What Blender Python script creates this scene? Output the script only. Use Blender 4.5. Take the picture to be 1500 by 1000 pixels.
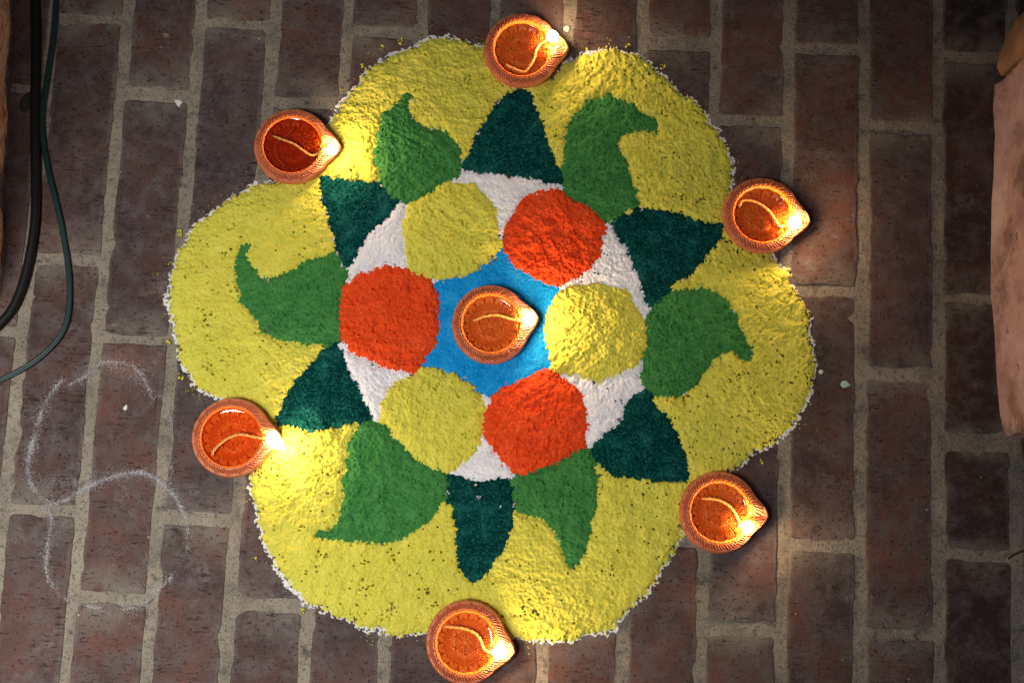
import bpy, bmesh, math, random
import numpy as np
from mathutils import Vector, Matrix

for o in list(bpy.data.objects):
    bpy.data.objects.remove(o)
scene = bpy.context.scene
COL = scene.collection

# ------------------------------------------------------------------ camera
TILT = math.radians(9.2)
DIST = 1.375
LENS = 50.0
FPX = 1500 * LENS / 36.0
CAM = np.array([0.0, -DIST * math.sin(TILT), DIST * math.cos(TILT)])
cd = bpy.data.cameras.new('camera')
cd.lens = LENS
cd.sensor_width = 36
cd.clip_start = 0.02
cd.clip_end = 60
cam = bpy.data.objects.new('camera', cd)
COL.objects.link(cam)
cam.location = CAM
cam.rotation_euler = (TILT, 0, 0)
scene.camera = cam

# ------------------------------------------------------------------ light
world = bpy.data.worlds.new('World')
scene.world = world
world.use_nodes = True
bg = world.node_tree.nodes['Background']
bg.inputs[0].default_value = (0.80, 0.90, 1.0, 1)
bg.inputs[1].default_value = 0.06


def area(name, loc, target, size, power, color):
    ld = bpy.data.lights.new(name, 'AREA')
    ld.shape = 'RECTANGLE'
    ld.size, ld.size_y = size
    ld.energy = power
    ld.color = color
    ld.spread = math.radians(70)
    o = bpy.data.objects.new(name, ld)
    COL.objects.link(o)
    o.location = loc
    d = Vector(target) - Vector(loc)
    o.rotation_euler = d.to_track_quat('-Z', 'Y').to_euler()
    return o


area('window_light', (-0.66, -0.52, 1.70), (-0.53, -0.40, 0), (0.36, 0.55), 6.1, (1.0, 0.97, 0.93))

vs = scene.view_settings
vs.view_transform = 'Standard'
vs.look = 'None'
vs.exposure = 0.0
vs.gamma = 1.0
vs.use_curve_mapping = False
scene.render.engine = 'CYCLES'
scene.cycles.sample_clamp_indirect = 4.0
scene.cycles.max_bounces = 6
scene.cycles.transparent_max_bounces = 8

# ------------------------------------------------------------------ helpers
rng = np.random.default_rng(7)
random.seed(5)
CT, ST = math.cos(TILT), math.sin(TILT)


def P(px, py, z=0.0):
    """point of the horizontal plane z seen at a position of the survey sheet (1500 x 1000)"""
    px = np.asarray(px, float)
    py = np.asarray(py, float)
    a = (px - 750) / FPX
    b = -(py - 500) / FPX
    wx, wy, wz = a, b * CT + ST, b * ST - CT
    s = (z - CAM[2]) / wz
    return CAM[0] + wx * s, CAM[1] + wy * s


def PV(px, py, z=0.0):
    x, y = P(px, py, z)
    return Vector((float(x), float(y), z))


LAT = {}


def worley(x, y, size, seed):
    """crumbs on a jittered lattice: distance / size, crumb centre x, y and a random value per crumb"""
    T = np.random.default_rng(2000 + seed).uniform(0, 1, (512, 512, 3))
    xi = np.floor(x / size).astype(int)
    yi = np.floor(y / size).astype(int)
    best = np.full(x.shape, 9.0)
    bx = np.zeros(x.shape); by = np.zeros(x.shape); br = np.zeros(x.shape)
    for a in (-1, 0, 1):
        for b in (-1, 0, 1):
            t = T[(xi + a) & 511, (yi + b) & 511]
            fx = (xi + a + t[..., 0]) * size
            fy = (yi + b + t[..., 1]) * size
            d = np.hypot(x - fx, y - fy) / size
            m = d < best
            best = np.where(m, d, best)
            bx = np.where(m, fx, bx); by = np.where(m, fy, by); br = np.where(m, t[..., 2], br)
    return best, bx, by, br




def vnoise(x, y, scale, seed):
    """smooth value noise in [-1, 1]"""
    if seed not in LAT:
        LAT[seed] = np.random.default_rng(1000 + seed).uniform(-1, 1, (256, 256))
    T = LAT[seed]
    x = np.asarray(x, float) / scale + 1000.3
    y = np.asarray(y, float) / scale + 1000.7
    xi = np.floor(x).astype(int)
    yi = np.floor(y).astype(int)
    fx = x - xi
    fy = y - yi
    fx = fx * fx * (3 - 2 * fx)
    fy = fy * fy * (3 - 2 * fy)
    x0, x1, y0, y1 = xi & 255, (xi + 1) & 255, yi & 255, (yi + 1) & 255
    return ((T[x0, y0] * (1 - fx) + T[x1, y0] * fx) * (1 - fy)
            + (T[x0, y1] * (1 - fx) + T[x1, y1] * fx) * fy)


def new_mesh(name, verts, quads):
    """fast mesh from numpy arrays (quads: n x 4)"""
    me = bpy.data.meshes.new(name)
    verts = np.asarray(verts, np.float32)
    quads = np.asarray(quads, np.int32)
    me.vertices.add(len(verts))
    me.vertices.foreach_set('co', verts.ravel())
    k = quads.shape[1]
    me.loops.add(quads.size)
    me.loops.foreach_set('vertex_index', quads.ravel())
    me.polygons.add(len(quads))
    me.polygons.foreach_set('loop_start', np.arange(0, quads.size, k, dtype=np.int32))
    me.update(calc_edges=True)
    me.validate()
    return me


def link(name, me, mat=None, parent=None, smooth=False):
    if mat is not None:
        me.materials.clear()
        me.materials.append(mat)
    if smooth:
        me.polygons.foreach_set('use_smooth', np.ones(len(me.polygons), bool))
    o = bpy.data.objects.new(name, me)
    COL.objects.link(o)
    if parent is not None:
        o.parent = parent
    return o


def empty(name, loc, rz=0.0):
    o = bpy.data.objects.new(name, None)
    COL.objects.link(o)
    o.empty_display_size = 0.02
    o.location = loc
    o.rotation_euler = (0, 0, rz)
    return o


def tag(o, label=None, cat=None, group=None, kind=None):
    if label: o['label'] = label
    if cat: o['category'] = cat
    if group: o['group'] = group
    if kind: o['kind'] = kind
    return o


class NT:
    """tiny node helper"""
    def __init__(self, name):
        self.m = bpy.data.materials.new(name)
        self.m.use_nodes = True
        self.t = self.m.node_tree
        self.b = self.t.nodes['Principled BSDF']
        self.out = self.t.nodes['Material Output']

    def n(self, typ, **kw):
        nd = self.t.nodes.new(typ)
        for k, v in kw.items():
            if k.startswith('i_'):
                key = k[2:]
                nd.inputs[int(key) if key.isdigit() else key].default_value = v
            else:
                setattr(nd, k, v)
        return nd

    def l(self, a, b):
        self.t.links.new(a, b)

    def coord(self, kind='Object', scale=(1, 1, 1), rot=(0, 0, 0)):
        tc = self.n('ShaderNodeTexCoord')
        mp = self.n('ShaderNodeMapping')
        mp.inputs['Scale'].default_value = scale
        mp.inputs['Rotation'].default_value = rot
        self.l(tc.outputs[kind], mp.inputs[0])
        return mp.outputs[0]

    def noise(self, vec, scale, detail=4, rough=0.6):
        nd = self.n('ShaderNodeTexNoise')
        nd.inputs['Scale'].default_value = scale
        nd.inputs['Detail'].default_value = detail
        nd.inputs['Roughness'].default_value = rough
        self.l(vec, nd.inputs['Vector'])
        return nd.outputs[0]

    def ramp(self, fac, stops):
        r = self.n('ShaderNodeValToRGB')
        e = r.color_ramp.elements
        while len(e) < len(stops):
            e.new(0.5)
        for k, (p, c) in enumerate(stops):
            e[k].position = p
            e[k].color = (c, c, c, 1) if isinstance(c, (int, float)) else (*c, 1)
        self.l(fac, r.inputs[0])
        return r.outputs[0]

    def mix(self, fac, a, b, mode='MIX'):
        m = self.n('ShaderNodeMix', data_type='RGBA', blend_type=mode)
        for sock, v in ((m.inputs[0], fac), (m.inputs[6], a), (m.inputs[7], b)):
            if isinstance(v, (int, float)):
                sock.default_value = v
            elif isinstance(v, tuple):
                sock.default_value = (*v, 1)
            else:
                self.l(v, sock)
        return m.outputs[2]

    def math(self, op, a, b=0.0):
        m = self.n('ShaderNodeMath', operation=op)
        for sock, v in ((m.inputs[0], a), (m.inputs[1], b)):
            if isinstance(v, (int, float)):
                sock.default_value = v
            else:
                self.l(v, sock)
        return m.outputs[0]

    def bump(self, h, strength, dist):
        b = self.n('ShaderNodeBump')
        b.inputs['Strength'].default_value = strength
        b.inputs['Distance'].default_value = dist
        self.l(h, b.inputs['Height'])
        self.l(b.outputs[0], self.b.inputs['Normal'])

    def col(self, c):
        if isinstance(c, tuple):
            self.b.inputs['Base Color'].default_value = (*c, 1)
        else:
            self.l(c, self.b.inputs['Base Color'])


# ------------------------------------------------------------------ materials
def mat_brick():
    k = NT('brick_clay')
    v = k.coord('Object')
    inf = k.n('ShaderNodeObjectInfo')
    off = k.n('ShaderNodeVectorMath', operation='ADD')
    sc = k.n('ShaderNodeVectorMath', operation='SCALE')
    cmb = k.n('ShaderNodeCombineXYZ')
    for i in range(3):
        k.l(inf.outputs['Random'], cmb.inputs[i])
    k.l(cmb.outputs[0], sc.inputs[0])
    sc.inputs['Scale'].default_value = 37.0
    k.l(v, off.inputs[0])
    k.l(sc.outputs[0], off.inputs[1])
    v = off.outputs[0]
    big = k.noise(v, 14, 5, 0.6)
    med = k.noise(v, 55, 6, 0.65)
    base = k.ramp(big, [(0.32, (0.046, 0.033, 0.032)), (0.50, (0.084, 0.049, 0.042)), (0.70, (0.128, 0.062, 0.046))])
    tint = k.ramp(inf.outputs['Random'], [(0.0, (0.66, 0.66, 0.72)), (0.3, (1.05, 0.92, 0.88)), (0.65, (1.28, 1.05, 0.95)), (1.0, (0.86, 0.90, 1.0))])
    base = k.mix(1.0, base, tint, 'MULTIPLY')
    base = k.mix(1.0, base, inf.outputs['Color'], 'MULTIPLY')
    base = k.mix(k.ramp(med, [(0.44, 0.0), (0.66, 0.75)]), base, (0.118, 0.094, 0.089))
    # mortar smear towards the ends and along the edges
    tc = k.n('ShaderNodeTexCoord')
    sep = k.n('ShaderNodeSeparateXYZ')
    k.l(tc.outputs['Generated'], sep.inputs[0])
    ey = k.math('ABSOLUTE', k.math('SUBTRACT', sep.outputs[1], 0.5))
    ex = k.math('ABSOLUTE', k.math('SUBTRACT', sep.outputs[0], 0.5))
    edge = k.math('MAXIMUM', k.math('MULTIPLY', k.math('SUBTRACT', ey, 0.36), 6.0), k.math('MULTIPLY', k.math('SUBTRACT', ex, 0.41), 7.0))
    patch = k.ramp(k.noise(v, 26, 6, 0.7), [(0.40, 0.0), (0.58, 1.0)])
    sm = k.math('MULTIPLY', k.math('MAXIMUM', edge, 0.0), patch)
    sm = k.math('MINIMUM', sm, 0.85)
    base = k.mix(sm, base, (0.20, 0.175, 0.145))
    # drag marks and pits left by the wire cut
    vs_ = k.n('ShaderNodeMapping')
    vs_.inputs['Scale'].default_value = (1, 5, 1)
    k.l(v, vs_.inputs[0])
    drag = k.noise(vs_.outputs[0], 95, 4, 0.6)
    dm = k.math('MULTIPLY', k.ramp(drag, [(0.58, 0.0), (0.68, 0.85)]), k.ramp(k.noise(v, 34, 3, 0.6), [(0.44, 0.0), (0.62, 1.0)]))
    base = k.mix(dm, base, (0.024, 0.018, 0.018))
    pits = k.noise(v, 330, 3, 0.6)
    pm = k.ramp(pits, [(0.63, 0.0), (0.69, 0.85)])
    base = k.mix(pm, base, (0.018, 0.015, 0.015))
    # pale specks and dusty scuffs
    vo = k.n('ShaderNodeTexVoronoi')
    vo.inputs['Scale'].default_value = 95
    vo.inputs['Randomness'].default_value = 1
    k.l(v, vo.inputs['Vector'])
    cellr = k.n('ShaderNodeSeparateColor')
    k.l(vo.outputs['Color'], cellr.inputs[0])
    spk = k.math('MULTIPLY', k.math('LESS_THAN', vo.outputs['Distance'], k.math('MULTIPLY', cellr.outputs[1], 0.10)), k.math('GREATER_THAN', cellr.outputs[0], 0.80))
    base = k.mix(spk, base, (0.42, 0.41, 0.40))
    scuff = k.math('MULTIPLY', k.ramp(k.noise(v, 20, 3, 0.5), [(0.60, 0.0), (0.74, 1.0)]), k.ramp(k.noise(v, 160, 4, 0.7), [(0.45, 0.0), (0.7, 0.6)]))
    base = k.mix(scuff, base, (0.25, 0.24, 0.235))
    k.col(base)
    k.b.inputs['Roughness'].default_value = 0.78
    k.b.inputs['Specular IOR Level'].default_value = 0.35
    h = k.math('SUBTRACT', k.math('MULTIPLY', med, 0.7), k.math('ADD', k.math('MULTIPLY', dm, 0.5), k.math('MULTIPLY', pm, 0.6)))
    h = k.math('ADD', h, k.math('MULTIPLY', k.noise(v, 500, 3, 0.6), 0.35))
    k.bump(h, 1.0, 0.0016)
    return k.m


def mat_mortar():
    k = NT('sand_mortar')
    v = k.coord('Object')
    a = k.noise(v, 18, 5, 0.65)
    g = k.noise(v, 420, 3, 0.7)
    base = k.ramp(a, [(0.32, (0.16, 0.143, 0.118)), (0.5, (0.27, 0.230, 0.180)), (0.7, (0.34, 0.292, 0.228))])
    base = k.mix(k.ramp(g, [(0.36, 0.75), (0.47, 0.0)]), base, (0.075, 0.068, 0.058))
    base = k.mix(k.ramp(k.noise(v, 700, 2, 0.5), [(0.60, 0.0), (0.7, 0.5)]), base, (0.48, 0.43, 0.36))
    dirt = k.ramp(k.noise(v, 60, 6, 0.75), [(0.55, 0.0), (0.68, 0.85)])
    base = k.mix(dirt, base, (0.05, 0.047, 0.04))
    k.col(base)
    k.b.inputs['Roughness'].default_value = 0.95
    k.b.inputs['Specular IOR Level'].default_value = 0.2
    k.bump(k.math('ADD', g, k.math('MULTIPLY', k.noise(v, 120, 4, 0.6), 1.2)), 1.0, 0.0012)
    return k.m


def mat_powder(name, lo, mid, hi, grain=900.0, gloss=0.0):
    k = NT(name)
    v = k.coord('Object')
    a = k.noise(v, 60, 4, 0.6)
    base = k.ramp(a, [(0.30, lo), (0.52, mid), (0.72, hi)])
    vo = k.n('ShaderNodeTexVoronoi')
    vo.inputs['Scale'].default_value = grain
    k.l(v, vo.inputs['Vector'])
    sp = k.n('ShaderNodeSeparateColor')
    k.l(vo.outputs['Color'], sp.inputs[0])
    base = k.mix(0.55, base, k.ramp(sp.outputs[0], [(0.0, lo), (0.6, mid), (1.0, hi)]))
    k.col(base)
    k.b.inputs['Roughness'].default_value = 0.95 - 0.5 * gloss
    k.b.inputs['Specular IOR Level'].default_value = 0.03 + 0.5 * gloss
    return k.m


def mat_plain(name, color, rough=0.8, spec=0.3, var=0.25, scale=200, bump=0.0):
    k = NT(name)
    v = k.coord('Object')
    a = k.noise(v, scale, 5, 0.6)
    c0 = tuple(c * (1 - var) for c in color)
    c1 = tuple(min(1, c * (1 + var)) for c in color)
    k.col(k.ramp(a, [(0.3, c0), (0.7, c1)]))
    k.b.inputs['Roughness'].default_value = rough
    k.b.inputs['Specular IOR Level'].default_value = spec
    if bump:
        k.bump(a, 1.0, bump)
    return k.m


def mat_terracotta(name, c0, c1, rough, coat):
    k = NT(name)
    v = k.coord('Object')
    a = k.noise(v, 60, 5, 0.65)
    fine = k.noise(v, 900, 3, 0.6)
    base = k.ramp(a, [(0.32, c0), (0.68, c1)])
    base = k.mix(k.ramp(fine, [(0.60, 0.0), (0.72, 0.35)]), base, tuple(c * 0.55 for c in c0))
    inf = k.n('ShaderNodeObjectInfo')
    base = k.mix(1.0, base, k.ramp(inf.outputs['Random'], [(0.0, (0.94, 0.92, 0.90)), (1.0, (1.08, 1.12, 1.12))]), 'MULTIPLY')
    k.col(base)
    k.b.inputs['Roughness'].default_value = rough
    k.b.inputs['Coat Weight'].default_value = coat
    k.b.inputs['Coat Roughness'].default_value = 0.12
    k.bump(k.math('ADD', k.math('MULTIPLY', fine, 0.3), a), 0.35, 0.0006)
    return k.m


def mat_oil(name, tint):
    k = NT(name)
    k.t.nodes.remove(k.b)
    tr = k.n('ShaderNodeBsdfTransparent')
    tr.inputs[0].default_value = (*tint, 1)
    gl = k.n('ShaderNodeBsdfGlossy')
    gl.inputs['Roughness'].default_value = 0.02
    gl.inputs['Color'].default_value = (1, 1, 1, 1)
    fr = k.n('ShaderNodeFresnel')
    fr.inputs['IOR'].default_value = 1.47
    v = k.coord('Object')
    nb = k.n('ShaderNodeBump')
    nb.inputs['Strength'].default_value = 0.25
    nb.inputs['Distance'].default_value = 0.001
    k.l(k.noise(v, 60, 2, 0.5), nb.inputs['Height'])
    k.l(nb.outputs[0], gl.inputs['Normal'])
    k.l(nb.outputs[0], fr.inputs['Normal'])
    mx = k.n('ShaderNodeMixShader')
    k.l(fr.outputs[0], mx.inputs[0])
    k.l(tr.outputs[0], mx.inputs[1])
    k.l(gl.outputs[0], mx.inputs[2])
    k.l(mx.outputs[0], k.out.inputs[0])
    return k.m


def mat_flame(strength):
    k = NT('flame_glow')
    k.t.nodes.remove(k.b)
    e = k.n('ShaderNodeEmission')
    e.inputs[0].default_value = (1.0, 0.64, 0.35, 1)
    e.inputs[1].default_value = strength
    k.l(e.outputs[0], k.out.inputs[0])
    return k.m


def mat_plaster():
    k = NT('pink_plaster')
    v = k.coord('Object')
    w = k.coord('Object', scale=(1, 1.0, 1.6), rot=(0.5, 0, 0))
    a = k.noise(v, 10, 6, 0.7)
    base = k.ramp(a, [(0.38, (0.26, 0.15, 0.13)), (0.48, (0.53, 0.335, 0.31)), (0.64, (0.70, 0.50, 0.475))])
    base = k.mix(k.ramp(k.noise(w, 7, 3, 0.5), [(0.56, 0.0), (0.62, 0.75)]), base, (0.40, 0.20, 0.085))
    base = k.mix(k.ramp(k.noise(w, 13, 4, 0.6), [(0.62, 0.0), (0.66, 0.8)]), base, (0.55, 0.43, 0.37))
    hole = k.ramp(k.noise(v, 42, 7, 0.8), [(0.63, 0.0), (0.69, 0.8)])
    base = k.mix(hole, base, (0.09, 0.055, 0.042))
    k.col(base)
    k.b.inputs['Roughness'].default_value = 0.92
    k.bump(k.math('SUBTRACT', k.noise(v, 90, 6, 0.7), hole), 1.0, 0.003)
    return k.m


def mat_rock():
    k = NT('rough_stone')
    v = k.coord('Object', scale=(1.5, 0.45, 1.5))
    a = k.noise(v, 70, 6, 0.75)
    base = k.ramp(a, [(0.33, (0.12, 0.05, 0.03)), (0.43, (0.46, 0.19, 0.08)), (0.50, (0.66, 0.50, 0.42)), (0.58, (0.25, 0.12, 0.07)), (0.70, (0.80, 0.68, 0.60))])
    k.col(base)
    k.b.inputs['Roughness'].default_value = 0.9
    k.bump(a, 1.0, 0.004)
    return k.m


M = {
    'brick': mat_brick(),
    'mortar': mat_mortar(),
    'yellow': mat_powder('yellow_powder', (0.55, 0.51, 0.060), (0.68, 0.63, 0.085), (0.78, 0.73, 0.13)),
    'green': mat_powder('leaf_green_powder', (0.028, 0.145, 0.034), (0.052, 0.215, 0.054), (0.09, 0.30, 0.08)),
    'teal': mat_powder('dark_green_powder', (0.0006, 0.018, 0.017), (0.0016, 0.046, 0.042), (0.022, 0.17, 0.145), 760, 0.0),
    'red': mat_powder('orange_red_powder', (0.60, 0.040, 0.009), (0.80, 0.078, 0.016), (0.90, 0.13, 0.035)),
    'blue': mat_powder('blue_powder', (0.002, 0.19, 0.50), (0.008, 0.31, 0.76), (0.05, 0.48, 0.92), 1100, 0.0),
    'white': mat_powder('white_powder', (0.72, 0.72, 0.76), (0.82, 0.81, 0.84), (0.90, 0.88, 0.88)),
    'chalk': mat_powder('chalk_powder', (0.62, 0.62, 0.66), (0.76, 0.76, 0.79), (0.88, 0.88, 0.90)),
    'rim': mat_terracotta('fired_terracotta', (0.48, 0.115, 0.045), (0.62, 0.175, 0.070), 0.50, 0.2),
    'bowl': mat_terracotta('oiled_terracotta', (0.76, 0.165, 0.017), (0.88, 0.225, 0.028), 0.45, 0.15),
    'oil': mat_oil('lamp_oil', (1.0, 0.97, 0.84)),
    'amber_oil': mat_oil('amber_lamp_oil', (0.84, 0.66, 0.46)),
    'dark_oil': mat_oil('deep_lamp_oil', (0.66, 0.37, 0.19)),
    'wick': mat_plain('oiled_cotton', (0.66, 0.29, 0.060), 0.5, 0.5, 0.2, 600, 0.0006),
    'thread': mat_plain('pale_thread', (0.80, 0.58, 0.40), 0.6, 0.4, 0.1, 600),
    'char': mat_plain('charred_cotton', (0.03, 0.022, 0.018), 0.9, 0.2, 0.3, 800),
    'flame': mat_flame(215.0),
    'plaster': mat_plaster(),
    'rock': mat_rock(),
    'tan': mat_plain('tan_stone', (0.36, 0.20, 0.115), 0.9, 0.2, 0.35, 22, 0.004),
    'black_cable': mat_plain('black_rubber', (0.0045, 0.006, 0.0055), 0.6, 0.25, 0.3, 80),
    'green_cable': mat_plain('dark_green_rubber', (0.003, 0.026, 0.025), 0.42, 0.4, 0.25, 80),
    'leaf': mat_plain('pale_leaf', (0.36, 0.60, 0.47), 0.5, 0.4, 0.12, 300),
    'wax': mat_plain('spilt_wax', (0.70, 0.62, 0.58), 0.4, 0.5, 0.1, 300),
    'flake': mat_plain('white_flake', (0.70, 0.70, 0.68), 0.8, 0.2, 0.15, 500),
    'twig': mat_plain('dry_twig', (0.025, 0.020, 0.017), 0.9, 0.2, 0.3, 500),
    'chip': mat_plain('olive_chip', (0.040, 0.036, 0.022), 0.85, 0.2, 0.3, 300),
}

# ------------------------------------------------------------------ brick floor
PHI = math.radians(2.61)
PITCH_U, PITCH_V = 0.0739, 0.2460
U0, V_EVEN, V_ODD = -0.4750, 0.0625, -0.0147
MORTAR_Z = -0.0011


def bw(u, v):
    """brick frame -> floor"""
    return (u * math.cos(PHI) + v * math.sin(PHI), -u * math.sin(PHI) + v * math.cos(PHI))


xs = np.concatenate([np.array([-2.2, -1.6, -1.1]), np.arange(-0.86, 0.861, 0.004), np.array([1.1, 1.6, 2.2])])
ys = np.concatenate([np.array([-2.0, -1.4, -0.9]), np.arange(-0.62, 0.621, 0.004), np.array([0.9, 1.4, 2.0])])
GX, GY = np.meshgrid(xs, ys, indexing='ij')
GZ = MORTAR_Z + 0.0006 * vnoise(GX, GY, 0.018, 31) + 0.00035 * vnoise(GX, GY, 0.007, 32)
idx = np.arange(GX.size).reshape(GX.shape)
q = np.stack([idx[:-1, :-1], idx[1:, :-1], idx[1:, 1:], idx[:-1, 1:]], -1).reshape(-1, 4)
floor = link('floor', new_mesh('floor', np.stack([GX, GY, GZ], -1).reshape(-1, 3), q), M['mortar'], smooth=True)
tag(floor, 'dark brick paving set in sandy mortar', None, None, 'structure')


def brick_mesh(w, l, seed):
    """worn brick: irregular outline, rounded arris, slightly uneven top"""
    r = np.random.default_rng(seed)
    rad = r.uniform(0.002, 0.0055)
    pts = []
    hw, hl = w / 2, l / 2
    step = 0.0045

    def seg(x0, y0, x1, y1):
        n = max(2, int(math.hypot(x1 - x0, y1 - y0) / step))
        for k in range(n):
            t = k / n
            pts.append((x0 + (x1 - x0) * t, y0 + (y1 - y0) * t))

    def arc(cx, cy, a0):
        for k in range(3):
            a = a0 + math.pi / 2 * k / 3
            pts.append((cx + rad * math.cos(a), cy + rad * math.sin(a)))
    seg(hw, -hl + rad, hw, hl - rad); arc(hw - rad, hl - rad, 0)
    seg(hw - rad, hl, -hw + rad, hl); arc(-hw + rad, hl - rad, math.pi / 2)
    seg(-hw, hl - rad, -hw, -hl + rad); arc(-hw + rad, -hl + rad, math.pi)
    seg(-hw + rad, -hl, hw - rad, -hl); arc(hw - rad, -hl + rad, 1.5 * math.pi)
    p = np.array(pts)
    nrm = np.roll(p, -1, 0) - np.roll(p, 1, 0)
    nrm = np.stack([nrm[:, 1], -nrm[:, 0]], -1)
    nrm /= np.linalg.norm(nrm, axis=1)[:, None]
    ox, oy = r.uniform(-5, 5, 2)
    j = 0.0012 * vnoise(p[:, 0] + ox, p[:, 1] + oy, 0.022, 41) + 0.0007 * vnoise(p[:, 0] + ox, p[:, 1] + oy, 0.006, 42)
    chip = np.maximum(0, vnoise(p[:, 0] + ox, p[:, 1] + oy, 0.013, 43) - 0.55) * 0.007
    p = p + nrm * (j - chip - 0.0004)[:, None]
    n = len(p)
    tx, ty = r.uniform(-0.006, 0.006, 2)
    lift = r.uniform(-0.0005, 0.0006)
    rings = []
    for inset, z in ((0, -0.03), (0.0, -0.0012), (0.0005, -0.0004), (0.0016, 0.0), (0.006, 0.00015)):
        qn = p - nrm * inset
        zz = z + (qn[:, 0] * tx + qn[:, 1] * ty * 0.4 + lift if z > -0.02 else 0)
        if inset > 0.001:
            zz = zz + 0.00025 * vnoise(qn[:, 0] + ox, qn[:, 1] + oy, 0.015, 44)
        rings.append(np.column_stack([qn, np.broadcast_to(zz, n)]))
    V = np.concatenate(rings)
    F = []
    for k in range(len(rings) - 1):
        for i in range(n):
            i2 = (i + 1) % n
            F.append((k * n + i, k * n + i2, (k + 1) * n + i2, (k + 1) * n + i))
    F.append(tuple(range((len(rings) - 1) * n, len(rings) * n)))
    me = bpy.data.meshes.new('brick')
    me.from_pydata(V.tolist(), [], F)
    me.update()
    return me


def put_brick(u0, u1, v0, v1, seed):
    r = random.Random(seed)
    me = brick_mesh(u1 - u0, v1 - v0, seed)
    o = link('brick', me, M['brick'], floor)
    x, y = bw((u0 + u1) / 2, (v0 + v1) / 2)
    o.location = (x, y, 0)
    o.rotation_euler = (0, 0, -PHI + r.uniform(-0.006, 0.006))
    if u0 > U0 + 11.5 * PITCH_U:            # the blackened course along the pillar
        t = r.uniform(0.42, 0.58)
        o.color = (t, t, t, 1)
    return o


seed = 0
for c in range(-3, 17):
    odd = c % 2
    base = V_ODD if odd else V_EVEN
    for k in range(-2, 3):
        seed += 1
        r = random.Random(900 + seed)
        jw = 0.0102
        u0 = U0 + c * PITCH_U + jw / 2 + r.uniform(-0.0008, 0.0008)
        u1 = U0 + (c + 1) * PITCH_U - jw / 2 + r.uniform(-0.0008, 0.0008)
        v0 = base + k * PITCH_V - PITCH_V + jw / 2 + r.uniform(-0.002, 0.002)
        v1 = base + k * PITCH_V - jw / 2 + r.uniform(-0.002, 0.002)
        if c == 12 and k == 0:
            # the paver beside the pillar is made up of two cut pieces
            cut = -0.0700
            put_brick(u0, u1, cut + 0.0009, v1, 3000 + seed)
            put_brick(u0, u1, v0, cut - 0.016, 4000 + seed)
            continue
        put_brick(u0, u1, v0, v1, 2000 + seed)


# ------------------------------------------------------------------ pillars at the edges
def pillar(name, foot, height, mat, rough, seed, ref):
    """closed rough column: foot outline (floor points, counter-clockwise) carried up with noise"""
    f = np.array(foot)
    pts = []
    for i in range(len(f)):
        a, b = f[i], f[(i + 1) % len(f)]
        n = max(1, int(np.linalg.norm(b - a) / 0.006))
        for k in range(n):
            pts.append(a + (b - a) * k / n)
    p = np.array(pts)
    nrm = np.roll(p, -1, 0) - np.roll(p, 1, 0)
    nrm = np.stack([nrm[:, 1], -nrm[:, 0]], -1)
    nrm /= np.maximum(1e-9, np.linalg.norm(nrm, axis=1))[:, None]
    n = len(p)
    zs = np.concatenate([np.arange(-0.01, 0.16, 0.006), np.linspace(0.17, height, 24)])
    s = np.cumsum(np.linalg.norm(p - np.roll(p, 1, 0), axis=1))
    rings = []
    for z in zs:
        d = rough * (vnoise(s, z + 0 * s, 0.05, seed) + 0.6 * vnoise(s, z + 0 * s, 0.018, seed + 1) + 0.35 * vnoise(s, z + 0 * s, 0.007, seed + 2))
        grow = min(1.0, max(0.15, z / 0.02))
        lean = -0.5 * rough * grow
        qn = p + nrm * (d * grow + lean)[:, None]
        rings.append(np.column_stack([qn, np.full(n, z)]))
    c0 = p.mean(0)
    rings.append(np.column_stack([c0 + (p - c0) * 0.96, np.full(n, height + 0.008)]))
    V = np.concatenate(rings)
    V -= np.array([ref[0], ref[1], 0])
    i = np.arange(n)
    i2 = (i + 1) % n
    F = []
    for k in range(len(rings) - 1):
        F += np.stack([k * n + i, k * n + i2, (k + 1) * n + i2, (k + 1) * n + i], -1).tolist()
    F.append(list(range((len(rings) - 1) * n, len(rings) * n)))
    me = bpy.data.meshes.new(name)
    me.from_pydata(V.tolist(), [], F)
    me.update()
    o = link(name, me, mat, smooth=True)
    o.location = (ref[0], ref[1], 0)
    return o


rp = [(1700, 648), (1700, 122), (1520, 120), (1470, 118), (1456, 124), (1454, 160), (1457, 200), (1455, 250), (1452, 300),
      (1451, 360), (1452, 430), (1457, 490), (1460, 560), (1465, 610), (1472, 640)]
o = pillar('plaster_pillar', [np.array(P(*p)) for p in rp], 0.62, M['plaster'], 0.0034, 51, P(1580, 380))
tag(o, 'rough pink plastered pillar standing at the edge of the bricks', 'pillar')
rp = [(1700, 114), (1700, 6), (1540, 6), (1506, 14), (1488, 30), (1474, 52), (1464, 78), (1459, 98), (1466, 112)]
o = pillar('tan_boulder', [np.array(P(*p)) for p in rp], 0.30, M['tan'], 0.0040, 56, P(1580, 60))
tag(o, 'rounded tan stone set against the pink pillar', 'stone')
lp = [(-260, -60), (-260, 470), (-20, 462), (0, 440), (6, 400), (8, 350), (5, 280), (12, 235), (15, 170), (14, 120), (18, 60), (19, 0), (18, -60)]
o = pillar('stone_wall', [np.array(P(*p)) for p in lp], 0.55, M['rock'], 0.0045, 61, P(-120, 200))
tag(o, 'rough layered orange and buff stone block beside the cables', 'stone')


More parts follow.
